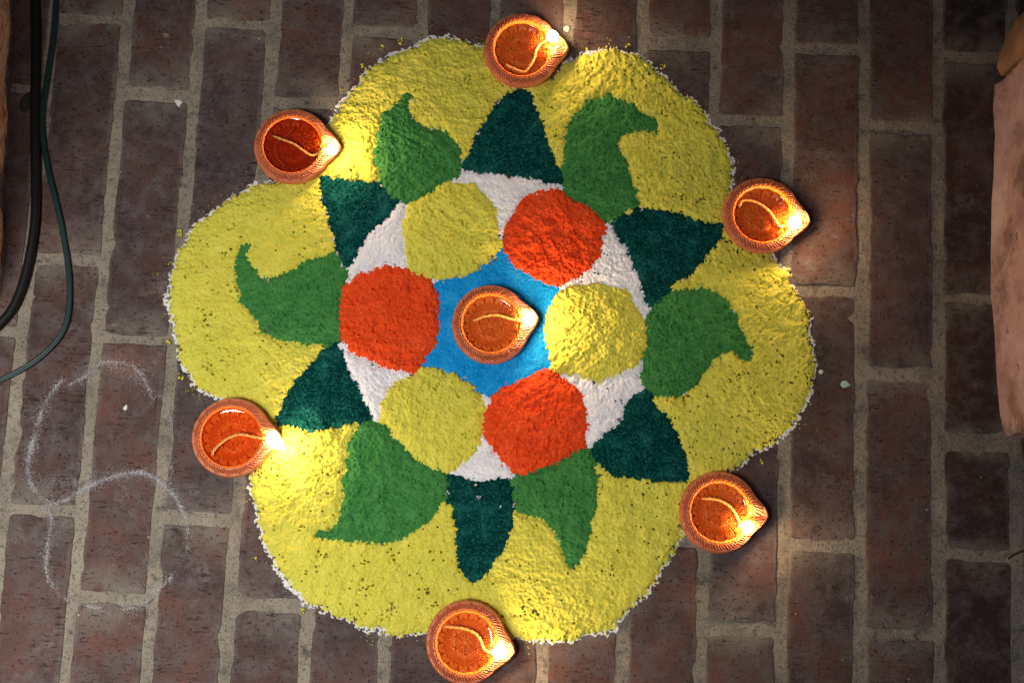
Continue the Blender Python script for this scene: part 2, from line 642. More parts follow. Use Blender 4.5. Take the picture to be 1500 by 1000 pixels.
# ------------------------------------------------------------------ cables
def smooth_path(pts, n=8):
    p = [np.array(a, float) for a in pts]
    p = [2 * p[0] - p[1]] + p + [2 * p[-1] - p[-2]]
    out = []
    for i in range(1, len(p) - 2):
        for k in range(n):
            t = k / n
            a, b, c, d = p[i - 1], p[i], p[i + 1], p[i + 2]
            out.append(0.5 * ((2 * b) + (-a + c) * t + (2 * a - 5 * b + 4 * c - d) * t * t + (-a + 3 * b - 3 * c + d) * t ** 3))
    out.append(p[-2])
    return np.array(out)


def tube_mesh(name, path, radius, section=None, nseg=12):
    """tube along a 3d path; section: list of (across, up) offsets; radius may be an array"""
    path = np.asarray(path)
    n = len(path)
    rad = np.broadcast_to(np.asarray(radius, float), n)
    if section is None:
        section = [(math.cos(2 * math.pi * k / nseg), math.sin(2 * math.pi * k / nseg)) for k in range(nseg)]
    m = len(section)
    V = []
    for i in range(n):
        t = path[min(n - 1, i + 1)] - path[max(0, i - 1)]
        t = t / max(1e-9, np.linalg.norm(t))
        side = np.cross(t, (0, 0, 1.0))
        if np.linalg.norm(side) < 1e-4:
            side = np.array([1.0, 0, 0])
        side /= np.linalg.norm(side)
        up = np.cross(side, t)
        for a, b in section:
            V.append(path[i] + rad[i] * (side * a + up * b))
    F = []
    for i in range(n - 1):
        for k in range(m):
            k2 = (k + 1) % m
            F.append((i * m + k, i * m + k2, (i + 1) * m + k2, (i + 1) * m + k))
    F.append(tuple(range(m))[::-1])
    F.append(tuple(range((n - 1) * m, n * m)))
    me = bpy.data.meshes.new(name)
    me.from_pydata([tuple(v) for v in V], [], F)
    me.update()
    return me


def floor_path(pts, z):
    return np.array([[*map(float, P(a, b, z)), z] for a, b in pts])


c1 = floor_path([(52, -160), (50, -60), (51, 0), (52, 80), (51, 170), (52, 250), (52, 310), (48, 350), (38, 400), (22, 445), (0, 474), (-40, 505), (-110, 540)], 0.0048)
o = link('power_cable', tube_mesh('power_cable', smooth_path(c1), 0.0046), M['black_cable'], smooth=True)
tag(o, 'thick black cable lying along the stone', 'cable')
sec = []
for k in range(20):
    a = 2 * math.pi * k / 20
    x = 1.35 * math.cos(a)
    y = math.sin(a) * (0.62 + 0.35 * min(1, abs(math.cos(a)) * 1.9))
    sec.append((x, y))
c2 = floor_path([(92, -150), (86, -60), (82, 0), (77, 60), (67, 125), (62, 165), (63, 205), (71, 250), (82, 295), (91, 335), (99, 385), (102, 425), (98, 470), (80, 503), (45, 533), (0, 557), (-60, 585)], 0.0027)
o = link('twin_flex', tube_mesh('twin_flex', smooth_path(c2), 0.0021, sec), M['green_cable'], smooth=True)
tag(o, 'thin dark green twin flex curving over the bricks', 'cable')

# ------------------------------------------------------------------ rangoli: a heightfield of coloured powder
OUTLINE = [(708, 70), (686, 62), (670, 58), (650, 56), (630, 58), (602, 72), (580, 78), (562, 88), (538, 102), (528, 118), (514, 140), (496, 158), (484, 184),
           (476, 215), (468, 245), (440, 262), (392, 268), (378, 270), (360, 282), (338, 290), (316, 308), (294, 324), (282, 338), (274, 354), (262, 366), (260, 382), (252, 400), (250, 426), (246, 440), (253, 460),
           (255, 480), (260, 500), (262, 528), (276, 544), (288, 566), (318, 580), (350, 595), (385, 612), (390, 650), (375, 680), (367, 694), (367, 724), (378, 744), (381, 772), (389, 796), (398, 814), (412, 838),
           (432, 860), (448, 882), (470, 888), (490, 902), (516, 910), (538, 922), (558, 920), (574, 932), (600, 930), (624, 928), (660, 905), (695, 885), (725, 915), (748, 932), (772, 937), (792, 936),
           (806, 938), (844, 936), (864, 926), (900, 922), (904, 909), (920, 898), (930, 882), (948, 868), (960, 852), (972, 830), (988, 808), (996, 792), (1000, 776), (1010, 735), (1030, 712), (1074, 690),
           (1092, 676), (1106, 662), (1132, 652), (1144, 638), (1160, 626), (1172, 604), (1182, 588), (1188, 566), (1196, 552), (1193, 532), (1189, 506), (1184, 492), (1182, 458), (1174, 438), (1160, 420),
           (1154, 394), (1142, 392), (1128, 374), (1100, 360), (1070, 340), (1062, 318), (1068, 285), (1074, 250), (1070, 236), (1062, 216), (1050, 192), (1038, 180), (1028, 160), (1012, 146), (992, 132), (976, 116),
           (962, 106), (948, 92), (932, 82), (912, 78), (896, 69), (870, 78), (848, 82), (830, 95), (800, 118), (755, 128), (728, 105)]
INNER = [(680, 250), (826, 270), (894, 330), (950, 445), (940, 575), (868, 655), (750, 700), (655, 694), (548, 614), (496, 506), (510, 390), (586, 296)]
WHITES = [
    [(674, 252), (700, 255), (740, 258), (780, 262), (826, 273), (808, 280), (766, 290), (752, 310), (738, 335), (728, 330), (730, 306), (718, 294), (696, 270), (668, 264)],
    [(586, 296), (594, 300), (592, 330), (594, 370), (596, 396), (566, 389), (520, 402), (508, 400), (512, 390), (524, 368), (540, 346), (562, 324)],
    [(498, 505), (520, 518), (546, 528), (568, 540), (606, 545), (600, 552), (572, 564), (557, 592), (554, 612), (548, 614), (536, 592), (524, 566), (510, 540), (500, 515)],
    [(704, 645), (726, 664), (740, 680), (752, 694), (748, 702), (732, 698), (708, 707), (686, 700), (662, 694), (668, 686), (698, 662)],
    [(832, 548), (860, 558), (876, 560), (912, 548), (938, 537), (942, 560), (938, 572), (932, 578), (918, 592), (910, 616), (888, 634), (868, 650), (858, 648), (860, 600), (850, 574)],
    [(888, 330), (896, 334), (906, 352), (920, 368), (926, 388), (940, 420), (948, 440), (954, 455), (944, 468), (932, 448), (916, 422), (880, 414), (846, 416), (850, 405), (876, 380), (880, 354)]]
TRIS = [
    [(762, 128), (750, 134), (730, 148), (712, 176), (700, 196), (690, 222), (680, 238), (678, 250), (700, 255), (740, 258), (780, 262), (808, 270), (826, 273), (820, 246), (810, 230), (802, 204), (789, 167), (775, 136)],
    [(468, 258), (500, 262), (540, 268), (556, 271), (574, 284), (587, 296), (562, 324), (540, 346), (524, 368), (512, 392), (502, 386), (494, 368), (488, 346), (480, 318), (470, 290)],
    [(480, 508), (496, 505), (502, 522), (510, 540), (524, 563), (536, 591), (548, 613), (522, 619), (486, 628), (458, 631), (430, 624), (404, 620), (408, 610), (416, 590), (430, 562), (446, 544), (464, 522)],
    [(655, 694), (686, 700), (708, 707), (732, 698), (750, 702), (752, 736), (750, 772), (740, 798), (726, 820), (714, 838), (693, 856), (684, 846), (672, 828), (668, 796), (665, 760), (658, 736), (656, 720)],
    [(942, 570), (952, 578), (964, 596), (982, 614), (992, 636), (1002, 660), (1010, 690), (1006, 704), (980, 706), (946, 704), (920, 700), (896, 696), (878, 682), (868, 662), (868, 650), (888, 634), (910, 616), (918, 592), (932, 578)],
    [(894, 330), (912, 318), (940, 306), (970, 307), (998, 314), (1028, 326), (1062, 328), (1058, 344), (1048, 360), (1032, 376), (1016, 398), (1000, 410), (978, 424), (968, 440), (956, 449), (946, 440), (940, 420), (930, 394), (920, 368), (906, 352)]]
LEAVES = [
    [(598, 135), (604, 140), (599, 160), (606, 176), (620, 186), (646, 190), (664, 202), (674, 212), (676, 234), (674, 246), (668, 264), (652, 268), (624, 283), (612, 298), (596, 300), (586, 294), (574, 288), (562, 270), (554, 250), (548, 236), (548, 216), (558, 184), (561, 167), (576, 158), (588, 142)],
    [(502, 390), (510, 404), (502, 422), (500, 432), (496, 456), (498, 480), (496, 500), (480, 503), (450, 506), (416, 498), (382, 488), (378, 474), (364, 456), (350, 442), (352, 426), (344, 406), (343, 382), (352, 366), (358, 353), (368, 360), (360, 372), (368, 390), (386, 406), (400, 407), (426, 398), (452, 382), (480, 376), (492, 370)],
    [(530, 618), (550, 615), (568, 626), (578, 642), (594, 662), (616, 668), (634, 684), (652, 690), (656, 710), (654, 728), (644, 742), (634, 762), (610, 776), (590, 790), (566, 795), (530, 795), (506, 792), (478, 790), (463, 786), (466, 778), (490, 772), (498, 752), (505, 728), (500, 704), (508, 676), (510, 652), (520, 634)],
    [(750, 700), (772, 694), (796, 686), (822, 674), (836, 662), (864, 658), (870, 680), (878, 714), (874, 738), (870, 764), (862, 792), (848, 828), (832, 832), (826, 816), (820, 792), (806, 770), (794, 758), (776, 754), (756, 748), (752, 730)],
    [(956, 446), (990, 428), (1016, 422), (1042, 427), (1064, 438), (1072, 454), (1082, 472), (1090, 492), (1102, 516), (1100, 528), (1088, 528), (1078, 516), (1058, 518), (1036, 538), (1032, 546), (1020, 564), (1000, 578), (982, 582), (964, 582), (950, 570), (938, 560), (940, 536), (946, 500), (944, 472)],
    [(860, 148), (890, 140), (908, 148), (928, 150), (938, 166), (960, 174), (968, 186), (964, 195), (944, 192), (912, 196), (905, 208), (910, 226), (920, 240), (922, 264), (932, 282), (936, 300), (920, 310), (900, 322), (888, 326), (868, 308), (852, 298), (836, 288), (824, 278), (826, 252), (826, 212), (832, 180), (854, 160)]]
DISCS = [
    ('yellow', [(654, 268), (696, 270), (718, 294), (728, 306), (731, 330), (733, 366), (714, 386), (680, 406), (640, 412), (600, 398), (594, 370), (589, 330), (596, 304), (618, 290)]),
    ('red', [(502, 424), (520, 402), (566, 389), (600, 396), (634, 416), (643, 440), (642, 484), (638, 506), (620, 526), (612, 542), (596, 545), (568, 540), (546, 528), (520, 518), (502, 500), (499, 482), (497, 456)]),
    ('yellow', [(606, 548), (636, 537), (670, 548), (702, 574), (708, 592), (705, 640), (698, 660), (668, 686), (654, 692), (630, 684), (612, 674), (596, 660), (576, 636), (558, 616), (557, 592), (572, 564), (580, 558)]),
    ('red', [(718, 582), (734, 566), (776, 550), (792, 543), (806, 544), (828, 554), (850, 574), (860, 600), (860, 632), (858, 652), (834, 666), (822, 674), (796, 684), (754, 694), (740, 680), (726, 664), (710, 642), (706, 635), (710, 610)]),
    ('yellow', [(796, 480), (800, 504), (804, 526), (812, 542), (834, 548), (860, 558), (876, 560), (912, 548), (932, 536), (942, 520), (948, 500), (944, 472), (932, 448), (918, 424), (880, 414), (846, 416), (820, 424), (806, 446)]),
    ('red', [(808, 277), (826, 284), (848, 300), (868, 310), (888, 332), (882, 354), (877, 380), (844, 410), (816, 422), (780, 408), (754, 390), (740, 370), (737, 340), (752, 310), (766, 288)])]
BLUE = [(636, 414), (690, 404), (716, 384), (735, 366), (750, 388), (780, 406), (820, 424), (806, 450), (797, 480), (806, 535), (792, 546), (735, 568), (711, 584), (700, 572), (665, 548), (618, 534), (642, 500), (643, 440)]

GS = 0.00060
ox, oy = P(720, 480)
ox, oy = float(ox), float(oy)
gx = np.arange(-0.345, 0.345, GS) + ox
gy = np.arange(-0.325, 0.335, GS) + oy
CX, CY = np.meshgrid(gx[:-1] + GS / 2, gy[:-1] + GS / 2, indexing='ij')
# crumbs of powder in three sizes; colours meet along the crumbs, not along drawn lines
w1, w1x, w1y, r1 = worley(CX, CY, 0.0046, 1)
w2, w2x, w2y, r2 = worley(CX, CY, 0.0027, 2)
w3, w3x, w3y, r3 = worley(CX, CY, 0.0016, 3)
WX = 0.45 * w2x + 0.35 * w3x + 0.20 * CX + 0.0015 * vnoise(CX, CY, 0.0070, 1) + 0.0019 * vnoise(CX, CY, 0.0024, 2)
WY = 0.45 * w2y + 0.35 * w3y + 0.20 * CY + 0.0015 * vnoise(CX, CY, 0.0070, 3) + 0.0019 * vnoise(CX, CY, 0.0024, 4)


def inside(poly, X=None, Y=None):
    X = WX if X is None else X
    Y = WY if Y is None else Y
    px, py = P([p[0] for p in poly], [p[1] for p in poly])
    res = np.zeros(X.shape, bool)
    i0 = max(0, np.searchsorted(gx, px.min() - 0.006)); i1 = np.searchsorted(gx, px.max() + 0.006)
    j0 = max(0, np.searchsorted(gy, py.min() - 0.006)); j1 = np.searchsorted(gy, py.max() + 0.006)
    x = X[i0:i1, j0:j1]; y = Y[i0:i1, j0:j1]
    r = np.zeros(x.shape, bool)
    n = len(poly)
    for a in range(n):
        b = (a + 1) % n
        xa, ya, xb, yb = px[a], py[a], px[b], py[b]
        if ya == yb:
            continue
        c = ((ya > y) != (yb > y)) & (x < (xb - xa) * (y - ya) / (yb - ya) + xa)
        r ^= c
    res[i0:i1, j0:j1] = r
    return res


# grains that slipped over into the next colour
sp_a = (r3 * 7919.0) % 1.0 * 2 * math.pi
sp_d = 0.0008 + 0.0030 * ((r3 * 3571.0) % 1.0 > 0.93) * ((r3 * 1777.0) % 1.0)
WX = WX + sp_d * np.cos(sp_a)
WY = WY + sp_d * np.sin(sp_a)
lab = np.zeros(CX.shape, np.int16)
body = inside(OUTLINE)
# petals by sector between the wedge tips
tips = [(762, 128), (468, 258), (404, 620), (693, 866), (1010, 705), (1062, 330)]
ang = [math.atan2(float(P(*t)[1]) - oy, float(P(*t)[0]) - ox) for t in tips]
th = np.arctan2(WY - oy, WX - ox)
sector = np.zeros(CX.shape, np.int16)
for k in range(6):
    a0, a1 = ang[k], ang[(k + 1) % 6]
    d = (a1 - a0) % (2 * math.pi)
    sector[((th - a0) % (2 * math.pi)) < d] = k
PARTS = {}


def part(num, name, mat, thick, label=None):
    PARTS[num] = (name, mat, thick, label)


for k in range(6):
    lab[body & (sector == k)] = 1 + k
    part(1 + k, 'petal', 'yellow', 0.0036)
inn = inside(INNER)
dth = [np.abs((th - a + math.pi) % (2 * math.pi) - math.pi) for a in ang]
insec = np.argmin(np.stack(dth), 0)
for k in range(6):
    lab[inn & (insec == k)] = 11 + k
    part(11 + k, 'white_infill', 'white', 0.0026)
for k, w in enumerate(WHITES):
    lab[inside(w)] = 11 + k
lab[inside(BLUE)] = 50
part(50, 'centre_star', 'blue', 0.0017, 'bright blue powder star')
for k, t in enumerate(TRIS):
    lab[inside(t)] = 21 + k
    part(21 + k, 'wedge', 'teal', 0.0028)
for k, t in enumerate(LEAVES):
    lab[inside(t)] = 31 + k
    part(31 + k, 'leaf_shape', 'green', 0.0040)
for k, (c, t) in enumerate(DISCS):
    lab[inside(t)] = 41 + k
    part(41 + k, 'disc', c, 0.0062, 'orange red powder disc' if c == 'red' else 'yellow powder disc')

# no slivers: thin strips between two shapes go to whichever shape is next to them


def erode(m, n):
    for k in range(n):
        e = m.copy()
        e[1:] &= m[:-1]; e[:-1] &= m[1:]; e[:, 1:] &= m[:, :-1]; e[:, :-1] &= m[:, 1:]
        m = e
    return m


def dilate(m, n):
    for k in range(n):
        e = m.copy()
        e[1:] |= m[:-1]; e[:-1] |= m[1:]; e[:, 1:] |= m[:, :-1]; e[:, :-1] |= m[:, 1:]
        m = e
    return m


thin = np.zeros(CX.shape, bool)
for num in list(range(1, 7)) + list(range(11, 17)):
    m = lab == num
    thin |= m & ~dilate(erode(m, 4 if num < 7 else 3), 6)
near_edge = dilate(lab == 0, 9)
thin &= ~near_edge
for k in range(14):
    for sx, sy in ((1, 0), (-1, 0), (0, 1), (0, -1)):
        sl = np.roll(lab, (sx, sy), (0, 1))
        st = np.roll(thin, (sx, sy), (0, 1))
        m = thin & ~st & (sl > 0)
        lab[m] = sl[m]
        thin &= ~m

# chalk guide line showing round the outside
core = lab > 0
grow = core.copy()
wid = 0.5 + 0.5 * vnoise(CX, CY, 0.035, 9) + 0.35 * vnoise(CX, CY, 0.012, 10)
dist_out = np.full(CX.shape, 99, np.int16)
cur = core.copy()
for s in range(1, 12):
    nb = cur.copy()
    nb[1:] |= cur[:-1]; nb[:-1] |= cur[1:]
    if s % 2:
        nb[:, 1:] |= cur[:, :-1]; nb[:, :-1] |= cur[:, 1:]
    else:
        nb[:, 1:] |= cur[:, :-1]; nb[:, :-1] |= cur[:, 1:]
        nb[1:, 1:] |= cur[:-1, :-1]; nb[:-1, :-1] |= cur[1:, 1:]
    dist_out[nb & ~cur] = s
    cur = nb
grain = vnoise(CX, CY, 0.0019, 11) + 0.7 * vnoise(CX, CY, 0.0011, 12)
chalk = (~core) & (dist_out < 1.6 + 6.0 * wid) & (grain > -0.45 + 0.085 * dist_out - 0.30 * wid)
lab[chalk] = 60
part(60, 'chalk_outline', 'chalk', 0.0011, 'broken white chalk line round the petals')

# distance (in cells) to the next colour and to the outside
dl = np.zeros(CX.shape, np.float32)
cur = lab > 0
same = np.ones(CX.shape, bool)
same[1:] &= lab[1:] == lab[:-1]; same[:-1] &= lab[:-1] == lab[1:]
same[:, 1:] &= lab[:, 1:] == lab[:, :-1]; same[:, :-1] &= lab[:, :-1] == lab[:, 1:]
cur = same & (lab > 0)
for s in range(60):
    dl[cur] += 1
    if s < 10 or s % 1 == 0:
        nb = cur.copy()
        nb[1:] &= cur[:-1]; nb[:-1] &= cur[1:]; nb[:, 1:] &= cur[:, :-1]; nb[:, :-1] &= cur[:, 1:]
        cur = nb
dout = np.zeros(CX.shape, np.float32)
cur = core.copy()
for s in range(16):
    dout[cur] += 1
    nb = cur.copy()
    nb[1:] &= cur[:-1]; nb[:-1] &= cur[1:]; nb[:, 1:] &= cur[:, :-1]; nb[:, :-1] &= cur[:, 1:]
    cur = nb

H = np.zeros(CX.shape)
spk = 0.026 + 0.06 * vnoise(CX, CY, 0.016, 27) + 0.04 * vnoise(CX, CY, 0.006, 28)
CR = 0.95 * np.clip(0.80 + 0.85 * vnoise(CX, CY, 0.034, 23) + 0.45 * vnoise(CX, CY, 0.011, 24), 0.22, 1.6)
n_big = vnoise(CX, CY, 0.030, 13)
n_mid = vnoise(CX, CY, 0.0085, 14)
n_clump = 1 - 2 * np.abs(vnoise(CX, CY, 0.0042, 15))
n_fine = vnoise(CX, CY, 0.0021, 16)
n_grain = rng.uniform(-1, 1, CX.shape)
for num, (nm, mt, thick, _) in PARTS.items():
    m = lab == num
    if not m.any():
        continue
    r = np.random.default_rng(500 + num)
    a = r.uniform(0, math.pi)
    x, y = CX[m], CY[m]
    u = (x * math.cos(a) + y * math.sin(a)) + 0.004 * n_big[m]
    v = (-x * math.sin(a) + y * math.cos(a)) + 0.006 * n_big[m]
    streak = vnoise(u / 5.0, v, 0.0042, 17) + 0.6 * vnoise(u / 4.0, v, 0.0021, 18)
    big = 1 - 2 * np.abs(vnoise(u / 3.2, v + 0.003 * n_mid[m], 0.0085, 29 + num % 3))
    e = 0.40 + 0.60 * (1 - np.exp(-dl[m] / 4.0))
    if nm == 'disc':
        dome = 0.55 + 0.45 * np.minimum(1, dl[m] / 34.0) ** 0.7
        h = thick * e * dome
        amp, st = 1.25, 0.65
    elif nm == 'leaf_shape':
        h = thick * e * (0.75 + 0.25 * np.minimum(1, dl[m] / 25.0))
        amp, st = 1.1, 0.65
    elif nm == 'wedge':
        h = thick * e
        amp, st = 0.60, 0.20
    elif nm == 'centre_star':
        h = thick * e
        amp, st = 0.45, 0.12
    elif nm == 'white_infill':
        h = thick * e
        amp, st = 0.75, 0.2
    elif nm == 'chalk_outline':
        h = thick * (0.6 + 0.6 * r.uniform(0, 1, m.sum()))
        amp, st = 0.1, 0.0
    else:
        h = thick * e * (1 + 0.25 * n_big[m])
        amp, st = 1.0, 0.38
    crumb = (0.0013 * (r1[m] - 0.4) * (1 - w1[m] ** 2) + 0.0016 * (0.25 + 0.75 * r2[m]) * (0.6 - w2[m] ** 2)
             + 0.0011 * (0.3 + 0.7 * r3[m]) * (0.5 - w3[m] ** 2))
    h = h + amp * (0.0010 * n_mid[m] + 0.0007 * n_fine[m] * (1.3 - 0.6 * CR[m]) + CR[m] * crumb - 0.0030 * (r3[m] < spk[m]) * (w3[m] < 0.42) - 0.0014 * (r2[m] < 0.05)) + st * (0.0008 * streak + 0.0013 * big)
    g = 0.00045 if nm in ('wedge', 'centre_star') else 0.00022
    h = h + g * n_grain[m]
    if nm != 'chalk_outline':
        h = h * (0.22 + 0.78 * (1 - np.exp(-dout[m] / 3.2)))
    H[m] = np.maximum(h, 0.0004)

# pits and bare spots through the thinner powder
pit = (r3 + 0.35 * r2 + 0.30 * vnoise(CX, CY, 0.006, 19) + 0.22 * vnoise(CX, CY, 0.022, 21))
thr = np.full(CX.shape, 9.0)
pet = (lab >= 1) & (lab <= 6)
thr[pet] = 1.42 - 0.22 * np.exp(-dout[pet] / 5.0)
dy = (lab >= 41) & (lab <= 46)
thr[dy] = 1.47
wh = (lab >= 11) & (lab <= 16)
thr[wh] = 1.42
lf = (lab >= 31) & (lab <= 36)
thr[lf] = 1.52
pitm = pit > thr
H[pitm] *= 0.25
hole = pit > thr + 0.08
hole &= pet | wh
hole |= pet & (r3 < 0.30 * spk) & (w3 < 0.40)
keep = (lab > 0) & ~hole

# corner heights
nx, ny = CX.shape
acc = np.zeros((nx + 1, ny + 1)); cnt = np.zeros((nx + 1, ny + 1)); full = np.zeros((nx + 1, ny + 1))
for a in (0, 1):
    for b in (0, 1):
        acc[a:nx + a, b:ny + b] += np.where(keep, H, 0)
        cnt[a:nx + a, b:ny + b] += keep
VX, VY = np.meshgrid(np.concatenate([gx[:-1], [gx[-2] + GS]]), np.concatenate([gy[:-1], [gy[-2] + GS]]), indexing='ij')
VZ = acc / np.maximum(cnt, 1) + 0.00012 * rng.uniform(-1, 1, acc.shape)
VZ[cnt < 4] = -0.0008
VX = VX + rng.uniform(-0.3, 0.3, VX.shape) * GS
VY = VY + rng.uniform(-0.3, 0.3, VY.shape) * GS
VI = np.arange(VX.size).reshape(VX.shape)
AV = np.stack([VX - ox, VY - oy, VZ], -1).reshape(-1, 3)
AQ = np.stack([VI[:-1, :-1], VI[1:, :-1], VI[1:, 1:], VI[:-1, 1:]], -1)

rangoli = empty('rangoli', (ox, oy, 0))
tag(rangoli, 'six petalled rangoli of coloured powder strewn on the brick paving', 'rangoli')
for num, (nm, mt, thick, lb) in PARTS.items():
    sel = keep & (lab == num)
    if not sel.any():
        continue
    qd = AQ[sel]
    used, inv = np.unique(qd, return_inverse=True)
    me = new_mesh(nm, AV[used], inv.reshape(-1, 4))
    o = link(nm, me, M[mt], rangoli)
    if lb:
        o['label'] = lb


def lumps(name, pts, mat, parent, smin, smax, zoff=0.0, kind='stuff', flat=0.7):
    """many tiny crumbs as one mesh"""
    base = np.array([(1, 0, 0), (0, 1, 0), (-1, 0, 0), (0, -1, 0), (0, 0, 1), (0, 0, -0.6)], float)
    tri = np.array([(0, 1, 4), (1, 2, 4), (2, 3, 4), (3, 0, 4), (1, 0, 5), (2, 1, 5), (3, 2, 5), (0, 3, 5)])
    V, F = [], []
    for k, (x, y) in enumerate(pts):
        s = rng.uniform(smin, smax)
        a = rng.uniform(0, 6.28)
        R = np.array([[math.cos(a), -math.sin(a), 0], [math.sin(a), math.cos(a), 0], [0, 0, flat]])
        V.append((base * rng.uniform(0.6, 1.3, (6, 3)) * s) @ R.T + np.array([x, y, zoff + 0.3 * s]))
        F.append(tri + 6 * k)
    me = new_mesh(name, np.concatenate(V), np.concatenate(F))
    o = link(name, me, mat, parent)
    if kind:
        o['kind'] = kind
    return o


# stray crumbs of powder flung over the bricks and the neighbouring colours
cand = np.argwhere((~core) & (dist_out < 12))
cand_pts = np.stack([CX[cand[:, 0], cand[:, 1]], CY[cand[:, 0], cand[:, 1]]], -1)
pick = cand_pts[rng.choice(len(cand_pts), 1100, replace=False)] + rng.normal(0, 0.0045, (1100, 2))
keepc = vnoise(pick[:, 0], pick[:, 1], 0.03, 22) > 0.05
pk = pick[keepc] - np.array([ox, oy])
lumps('stray_grains', pk, M['yellow'], rangoli, 0.0003, 0.0010)
clumps = []
for (a, b, n) in [(265, 340, 9), (250, 500, 5), (266, 550, 5), (532, 97, 4), (589, 61, 5), (560, 69, 3), (972, 98, 7), (922, 68, 3), (1118, 674, 3), (1150, 622, 6), (442, 894, 6), (375, 819, 2), (399, 826, 2), (1000, 783, 3), (860, 72, 2)]:
    x, y = P(a, b)
    for k in range(n):
        clumps.append((float(x) - ox + rng.normal(0, 0.0016), float(y) - oy + rng.normal(0, 0.0016)))
lumps('stray_clumps', clumps, M['yellow'], rangoli, 0.0009, 0.0022)
wp = []
for (a, b) in [(696, 710), (702, 728), (733, 741), (753, 739), (655, 720), (733, 337), (538, 400), (548, 396), (787, 284), (856, 379), (600, 528), (503, 500), (601, 158), (604, 147), (603, 174), (632, 190), (383, 406), (393, 411), (677, 237), (700, 196), (731, 150), (779, 133), (786, 152), (1076, 455), (1004, 577), (920, 311), (895, 324), (940, 305), (500, 388), (494, 370), (470, 290), (476, 312), (488, 350), (558, 272)]:
    x, y = P(a, b, 0.004)
    for k in range(5):
        wp.append((float(x) - ox + rng.normal(0, 0.0009), float(y) - oy + rng.normal(0, 0.0009)))
lumps('white_crumbs', wp, M['chalk'], rangoli, 0.0005, 0.0011, 0.0036)

# ------------------------------------------------------------------ chalk figure sketched on the bricks
SK = [
    ([(92, 556), (78, 572), (68, 588), (60, 606), (54, 626), (47, 650), (42, 670), (41, 690), (46, 708), (56, 724), (66, 733)], 3.4, 1.0),
    ([(66, 733), (80, 737), (94, 733), (119, 719), (136, 709), (153, 702), (170, 697), (188, 693), (204, 692), (218, 695), (228, 701), (245, 714), (258, 730), (268, 748)], 3.2, 1.0),
    ([(268, 748), (274, 762), (275, 785), (274, 803), (266, 822), (255, 840), (243, 853), (231, 864), (217, 878)], 2.6, 0.75),
    ([(217, 878), (195, 889), (170, 891), (145, 890), (119, 886), (98, 877), (84, 865), (75, 854), (69, 840), (68, 825), (70, 805), (71, 789), (74, 770), (75, 755), (66, 738)], 2.4, 0.7),
    ([(102, 564), (126, 551), (140, 536), (160, 530), (190, 534), (203, 544), (211, 553), (218, 570), (224, 586)], 3.0, 0.75),
    ([(224, 586), (238, 580), (250, 610), (252, 640), (251, 670), (250, 710)], 2.6, 0.35),
    ([(150, 534), (170, 540), (195, 548), (212, 560)], 9.0, 0.6),
    ([(70, 590), (56, 626), (48, 660)], 7.0, 0.5),
    ([(110, 892), (160, 898), (205, 893)], 6.0, 0.6),
    ([(190, 870), (215, 855), (240, 850)], 8.0, 0.25),
    ([(60, 700), (85, 715), (110, 700)], 9.0, 0.2)]
cp = []
for pts, w, dens in SK:
    path = smooth_path(pts, 10)
    for i in range(len(path) - 1):
        a, b = path[i], path[i + 1]
        L = np.linalg.norm(b - a)
        br = 0.85 + 0.6 * float(vnoise(a[0], a[1], 16.0, 25)) + 0.5 * float(vnoise(a[0], a[1], 5.0, 26))
        n = int(max(0.12, br) * dens * L * 15)
        for k in range(n):
            p = a + (b - a) * rng.uniform()
            p = p + rng.normal(0, 1, 2) * w * (0.60 if rng.uniform() < 0.55 else 1.9)
            x, y = P(p[0], p[1])
            cp.append((float(x), float(y)))
cx0, cy0 = P(150, 720)
cp = np.array(cp) - np.array([float(cx0), float(cy0)])
o = lumps('chalk_sketch', cp, M['chalk'], None, 0.00012, 0.00038, 0.0003, None, 0.5)
o.location = (float(cx0), float(cy0), 0)
tag(o, 'faint white chalk figure eight rubbed on the bare bricks', 'chalk drawing')

# ------------------------------------------------------------------ diyas (terracotta oil lamps)
KN = np.array([(0, 10.8), (13.5, 10.8), (15, 11.1), (20, 12.3), (24, 14.0), (26.5, 16.2), (27.5, 18.2), (28.3, 19.8), (29.0, 20.5), (30.0, 20.7)]) / 1000
KR = np.array([(30.0, 20.7), (31.0, 20.7), (33.0, 20.1), (35.0, 18.8), (36.6, 16.8), (37.7, 14.2), (38.0, 11.5), (37.0, 7.5), (33.5, 3.0), (28.0, 0.2), (0.5, 0.0)]) / 1000
NTH = 864


def spout(th):
    q_ = np.clip(np.abs(th) / 0.54, 0, 1)
    return 0.45 * np.cos(0.5 * math.pi * q_) ** 2 + 0.55 * (1 - q_) ** 1.5


def ext(r):
    t = np.clip((r - 0.023) / (0.038 - 0.023), 0, 1)
    return 1 + 0.25 * t * t * (3 - 2 * t)


def wrap(th):
    return (th + math.pi) % (2 * math.pi) - math.pi


def gro(d, w):
    return np.exp(-(d / w) ** 2)


def sstep(a, b, x):
    t = np.clip((x - a) / (b - a), 0, 1)
    return t * t * (3 - 2 * t)


def channel(r, th):
    return -0.0050 * np.exp(-(wrap(th) * r / 0.0040) ** 2) * sstep(0.0255, 0.0285, r) * (1 - 0.5 * sstep(0.034, 0.038, r)) + 0.0022 * spout(wrap(th)) * sstep(0.026, 0.034, r)


